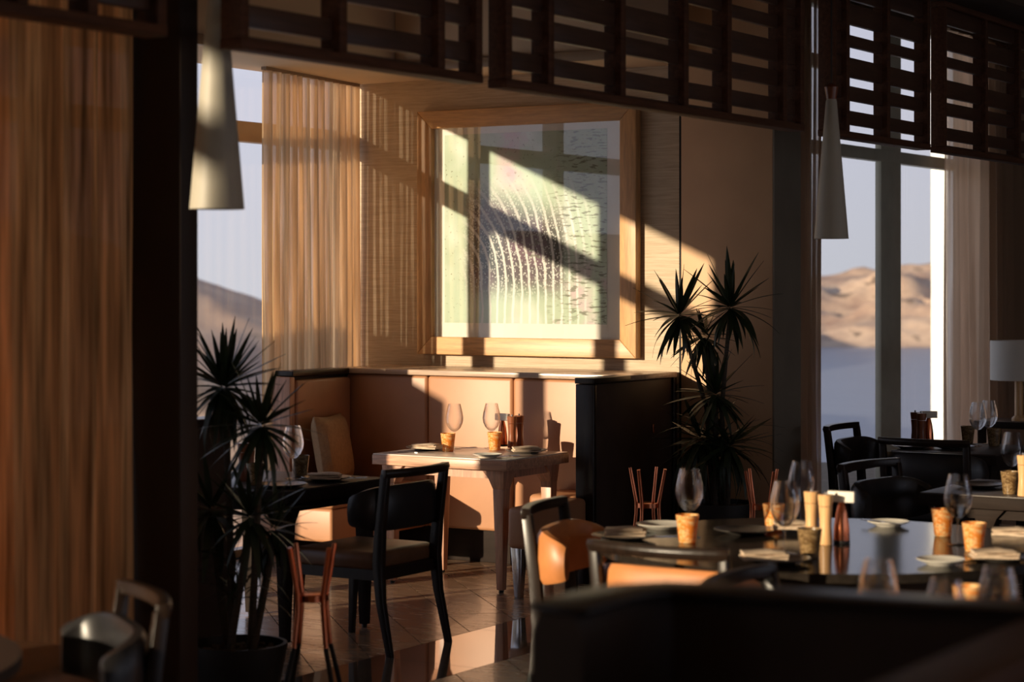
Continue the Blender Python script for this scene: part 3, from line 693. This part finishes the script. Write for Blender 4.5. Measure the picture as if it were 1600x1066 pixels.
# left shaded table
on(g_, 'wine glass on the shaded left table', 458, 748)
on(c2, 'brown candle cup on the shaded left table', 470, 744)
on(p2, 'dark plate on the shaded left table under the napkin', 510, 751)
on(nk, 'napkin on the dark plate on the shaded left table', 508, 748, R_(30), TZ+.021)
on(p2, 'dark plate on the shaded left table behind the plant leaves', 440, 762)
on(m2, 'dark wooden mill on the shaded left table, half hidden by plant leaves', 380, 752)
on(m2, 'dark wooden mill at the far left end of the shaded left table', 390, 748)
on(c2, 'brown candle cup on the shaded left table behind the plant leaves', 399, 758)
on(fk, 'steel fork on the shaded left table', 545, 747, R_(60))
# round table
on(g_, 'wine glass at the left of the round table, behind an amber cup', 1077, 840)
on(g_, 'wine glass left of the pepper mills on the round table', 1226, 866)
on(g_, 'wine glass behind the pepper mills on the round table', 1252, 823)
on(g_, 'wine glass at the right of the round table between two amber cups', 1497, 852)
on(c1, 'amber candle cup at the left of the round table', 1074, 848)
on(c1, 'amber candle cup behind the glasses left of the pepper mills', 1209, 829)
on(c2, 'brown candle cup in front of the pepper mills on the round table', 1265, 872)
on(c1, 'amber candle cup behind the right wine glass of the round table', 1473, 838)
on(c1, 'amber candle cup nearest the right edge of the round table', 1522, 862)
on(m1, 'pale wooden pepper mill on the round table, left of the pair', 1268, 845)
on(m1, 'pale wooden pepper mill on the round table, next to the copper card holder', 1290, 851)
on(h_, 'copper card holder with a white block on the round table', 1315, 849, .1)
on(p2, 'dark plate at the left end of the round table', 975, 843)
on(nk, 'folded napkin at the left end of the round table', 977, 836, R_(25), TZ+.021)
on(p3, 'white plate behind the left amber cup on the round table', 1036, 826)
on(p2, 'dark plate by the amber cup behind the mills', 1165, 834)
on(nk, 'napkin by the amber cup at the back of the round table', 1240, 826, R_(30), TZ+.021)
on(p2, 'dark plate at the near side of the round table, left of the brown cup', 1212, 880)
on(nk, 'napkin at the near side of the round table, left of the brown cup', 1193, 873, R_(35), TZ+.021)
on(p1, 'small pale plate at the back right of the round table', 1388, 822)
on(kn, 'steel knife on the small pale plate at the back of the round table', 1376, 816, R_(-20), TZ+.02)
on(p1, 'small pale plate near the right front rim of the round table', 1470, 882)
on(p2, 'dark plate under a napkin at the right of the round table', 1562, 876)
on(nk, 'napkin at the front right of the round table', 1553, 871, R_(30), TZ+.021)
on(nk, 'napkin at the back right of the round table', 1582, 836, R_(15), TZ)
on(fk, 'steel fork on the round table near its left end', 1045, 838, R_(50))
on(fk, 'steel fork on the round table by the front right plate', 1500, 878, R_(70))
# middle dark table at the right
on(g_, 'wine glass on the small dark table at the right edge', 1581, 762)
on(c2, 'brown candle cup on the small dark table at the right edge', 1578, 772)
on(m1, 'pale wooden mill on the small dark table, cut by the right edge', 1599, 775)
on(p2, 'dark plate on the small dark table at the right', 1530, 762)
on(fk, 'steel fork on the small dark table at the right', 1545, 760, R_(60))
# window table
on(g_, 'left one of the two glasses on the window table', 1528, 698)
on(g_, 'right one of the two glasses on the window table', 1545, 694)
on(c2, 'brown candle cup left of the glasses on the window table', 1512, 693)
on(c2, 'brown candle cup right of the glasses on the window table', 1553, 697)
on(m2, 'dark wooden mill on the window table, left of the pair', 1430, 692)
on(m2, 'dark wooden mill on the window table next to the card holder', 1440, 694)
on(h_, 'copper card holder on the window table', 1451, 693, .5)
on(p2, 'dark plate on the window table, left', 1425, 701)
on(p2, 'dark plate on the window table, right', 1490, 702)
on(nk, 'napkin on the window table', 1490, 698, R_(20), TZ+.021)
# foreground table behind the booth back
on(g_, 'blurred wine glass in the foreground, left of three', 1372, 1032)
on(g_, 'blurred wine glass in the foreground, middle of three', 1478, 1075)
on(g_, 'blurred wine glass in the foreground, right of three', 1560, 1048)
on(c1, 'blurred amber candle cup between the foreground glasses', 1512, 972)

# ------------------------------------------------------------------ plants
def leaf_mesh(L, w, droop, seed):
    rnd = random.Random(seed); n = 8; m = MB(); rings = []; tw = rnd.uniform(-.25, .25)
    for i in range(n+1):
        t = i/n; x = L*(t-.12*droop*t*t*t); z = -droop*L*.55*t**2.4+.04*L*t
        ww = w*(.35+.65*min(1, t*5))*(1-t**2.6)+.0006; a = tw*t
        rings.append([(x, -ww*cos(a), z+.3*ww-ww*sin(a)), (x, 0, z-.0012), (x, ww*cos(a), z+.3*ww+ww*sin(a)), (x, 0, z+.0012)])
    m.loft(rings); return m
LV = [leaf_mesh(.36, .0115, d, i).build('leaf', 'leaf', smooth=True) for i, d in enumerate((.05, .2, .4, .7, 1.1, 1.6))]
for o in LV: COL.objects.unlink(o)
def leaf(par, loc, az, el, kind, sc, wsc=1):
    o = LV[kind].copy(); COL.objects.link(o); o.parent = par; o.location = loc
    o.rotation_euler = (random.uniform(-.3, .3), -el, az); o.scale = (sc, sc*wsc, sc); return o
def head(par, c_, n, sc, rnd, elmin=-50, elmax=85, wsc=1.8):
    for i in range(n):
        u = (i+.5)/n; el = R_(elmax-(elmax-elmin)*u**.8+rnd.uniform(-8, 8)); az = i*2.399963+rnd.uniform(-.2, .2)
        k = 0 if u < .35 else (1 if u < .6 else rnd.choice((1, 2, 3)))
        leaf(par, (c_[0]+.012*cos(az), c_[1]+.012*sin(az), c_[2]+.05*(1-u)-.02), az, el, k, sc*rnd.uniform(.78, 1.15), wsc)
def plant(label, loc, stems, heads, low, pot_r, pot_h, seed, tall_pot=False):
    rnd = random.Random(seed); random.seed(seed)
    t = thing('potted_dracaena', label, 'plant', (*loc, 0))
    pt = MB().lathe([(pot_r*.75, 0), (pot_r*.78, .01), (pot_r, pot_h-.02), (pot_r, pot_h), (pot_r*.92, pot_h), (pot_r*.9, pot_h-.04), (0, pot_h-.045)], 36).build('pot', 'pot', t, smooth=True)
    pb = MB()
    for i in range(90):
        a, q = rnd.uniform(0, 2*pi), pot_r*.84*math.sqrt(rnd.random()); r = rnd.uniform(.008, .016)
        pb.lathe([(r*.6, -r*.5), (r, 0), (r*.6, r*.5)], 6, (q*cos(a), q*sin(a), pot_h-.035+r*.5))
    tag(pb.build('pebbles', 'soil', t, smooth=True), kind='stuff')
    for s_ in stems:
        MB().tube([(*p[:2], p[2]) for p in s_], [.016]*len(s_) if len(s_) < 3 else [.017, .014, .012, .012][:len(s_)], 8).build('stem', 'stem', t, smooth=True)
    for c_, n, sc, lo, hi in heads: head(t, c_, n, sc, rnd, lo, hi)
    for c_, n, sc in low:
        for i in range(n):
            az = i*2.39996; leaf(t, (c_[0]+rnd.uniform(-.03, .03), c_[1]+rnd.uniform(-.03, .03), c_[2]+rnd.uniform(-.08, .08)), az, R_(rnd.uniform(5, 60)), rnd.choice((3, 4, 4, 5)), sc*rnd.uniform(.8, 1.2), .8)
    return t
def rel(pl, x, y, d):                 # offset from plant base of a bearing/height at distance d
    X, Y = PD(x, d); return (X-pl[0], Y-pl[1], EYE-(y-HOR)*d/FPX)
pl = PD(372, 8.6); h1 = rel(pl, 350, 608, 8.6); h2 = rel(pl, 408, 668, 8.45); h3 = rel(pl, 330, 800, 8.7); h4 = rel(pl, 392, 812, 8.5); h5 = rel(pl, 430, 830, 8.65)
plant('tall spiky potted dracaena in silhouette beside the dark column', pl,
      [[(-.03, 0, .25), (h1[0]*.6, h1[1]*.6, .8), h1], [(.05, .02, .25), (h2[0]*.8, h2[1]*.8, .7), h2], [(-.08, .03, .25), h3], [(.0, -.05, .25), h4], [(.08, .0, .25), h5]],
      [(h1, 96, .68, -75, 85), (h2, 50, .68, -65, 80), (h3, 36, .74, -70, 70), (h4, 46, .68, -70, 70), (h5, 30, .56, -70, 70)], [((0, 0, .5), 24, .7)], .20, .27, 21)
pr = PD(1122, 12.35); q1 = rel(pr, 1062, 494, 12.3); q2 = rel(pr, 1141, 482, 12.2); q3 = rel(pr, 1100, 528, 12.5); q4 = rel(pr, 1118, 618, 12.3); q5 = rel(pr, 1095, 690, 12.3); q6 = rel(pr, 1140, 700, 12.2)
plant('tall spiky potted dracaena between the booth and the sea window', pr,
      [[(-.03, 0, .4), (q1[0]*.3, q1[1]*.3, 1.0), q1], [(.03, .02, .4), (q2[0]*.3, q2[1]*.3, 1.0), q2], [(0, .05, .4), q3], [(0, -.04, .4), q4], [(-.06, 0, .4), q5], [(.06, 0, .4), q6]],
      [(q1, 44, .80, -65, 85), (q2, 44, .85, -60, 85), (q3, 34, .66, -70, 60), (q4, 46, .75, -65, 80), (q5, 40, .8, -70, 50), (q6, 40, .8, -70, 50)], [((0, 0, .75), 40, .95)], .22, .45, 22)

# ------------------------------------------------------------------ outside
def hills():
    from mathutils import noise as nz
    az0, az1, na, nr = -.42, .75, 220, 90; vs = []; fs = []
    for i in range(na+1):
        a = az0+(az1-az0)*i/na
        q = max(0, min(1, (a+.08)/.18)); q = q*q*(3-2*q)
        sh = 150*(1-q)+696*q                            # shore distance
        # ridge elevation angle
        x_ = 800+FPX*math.tan(a)
        if x_ < 800: rid = (440-(430+(x_-302)*.36))/FPX; rd = sh+60
        else: rid = (440-(426-(x_-1283)*.05))/FPX; rd = sh+150
        rid = max(-.03, min(.03, rid))
        for j in range(nr+1):
            t = (j/nr)**1.2; r = sh+(rd-sh)*t*1.35 if j else sh-30
            tt = min(1, t*1.35); base = -20+((rid*rd+EYE)+20)*math.sin(tt*pi/2)**.9
            if t*1.35 > 1: base -= (t*1.35-1)*30
            X = r*(math.tan(a)*RT[0]+FW[0]); Y = r*(math.tan(a)*RT[1]+FW[1])
            v = Vector((X*.02, Y*.02, .3)); nn = abs(nz.fractal(v, .9, 2.1, 6))
            base += (nn-.35)*22*min(1, tt*3)*(1-.8*tt)*(r/800) + nz.fractal(v*6, .9, 2.0, 4)*1.6*min(1, tt*4)*(r/900)
            if j == 0: base = -24
            vs.append((X, Y, base))
    for i in range(na):
        for j in range(nr): p_ = i*(nr+1)+j; fs.append((p_, p_+1, p_+nr+2, p_+nr+1))
    m = MB(); m.v = vs; m.f = fs; return m
struct('hills', hills(), 'hill', smooth=True)
struct('sea', MB().add([(-40, 80, -20), (1200, 80, -20), (1200, 4000, -20), (-2000, 4000, -20)], [(0, 1, 2, 3)]), 'sea')
X0, Y0 = PD(1471, 30)
struct('lit_strip_post', B(X0-.12, X0+.12, Y0-.1, Y0+.3, -6, 9), 'white_render', bevel=.01)  # added post, stands in for the bright reveal at the window's edge
struct('shade_wall', B(-10.1, -9.95, 4.08, 6.9, -.3, 2.2), 'white_render', bevel=.01)  # unseen wall, added to cast the shadow on the booth's left
# repeats carry a shared group phrase
GR = {'dining_chair': 'dining chairs around the tables', 'dining_table': 'square dining tables', 'round_table': 'round dining tables', 'wine_glass': 'wine glasses set on the tables',
      'candle_cup': 'candle cups on the tables', 'plate': 'plates on the tables', 'napkin': 'folded napkins at the place settings', 'pepper_mill': 'pepper and salt mills on the tables',
      'card_holder': 'copper card holders on the tables', 'fork': 'steel forks on the tables', 'knife': 'steel knives on the tables', 'slat_screen': 'slatted screens hanging under the ceiling beam',
      'pendant_lamp': 'cone pendant lamps', 'bucket_stand': 'copper bucket stands', 'potted_dracaena': 'potted dracaenas', 'curtain': 'sheer curtains at the windows'}
for o in COL.objects:
    k = o.name.split('.')[0]
    if o.parent is None and k in GR and 'label' in o.keys(): o['group'] = GR[k]
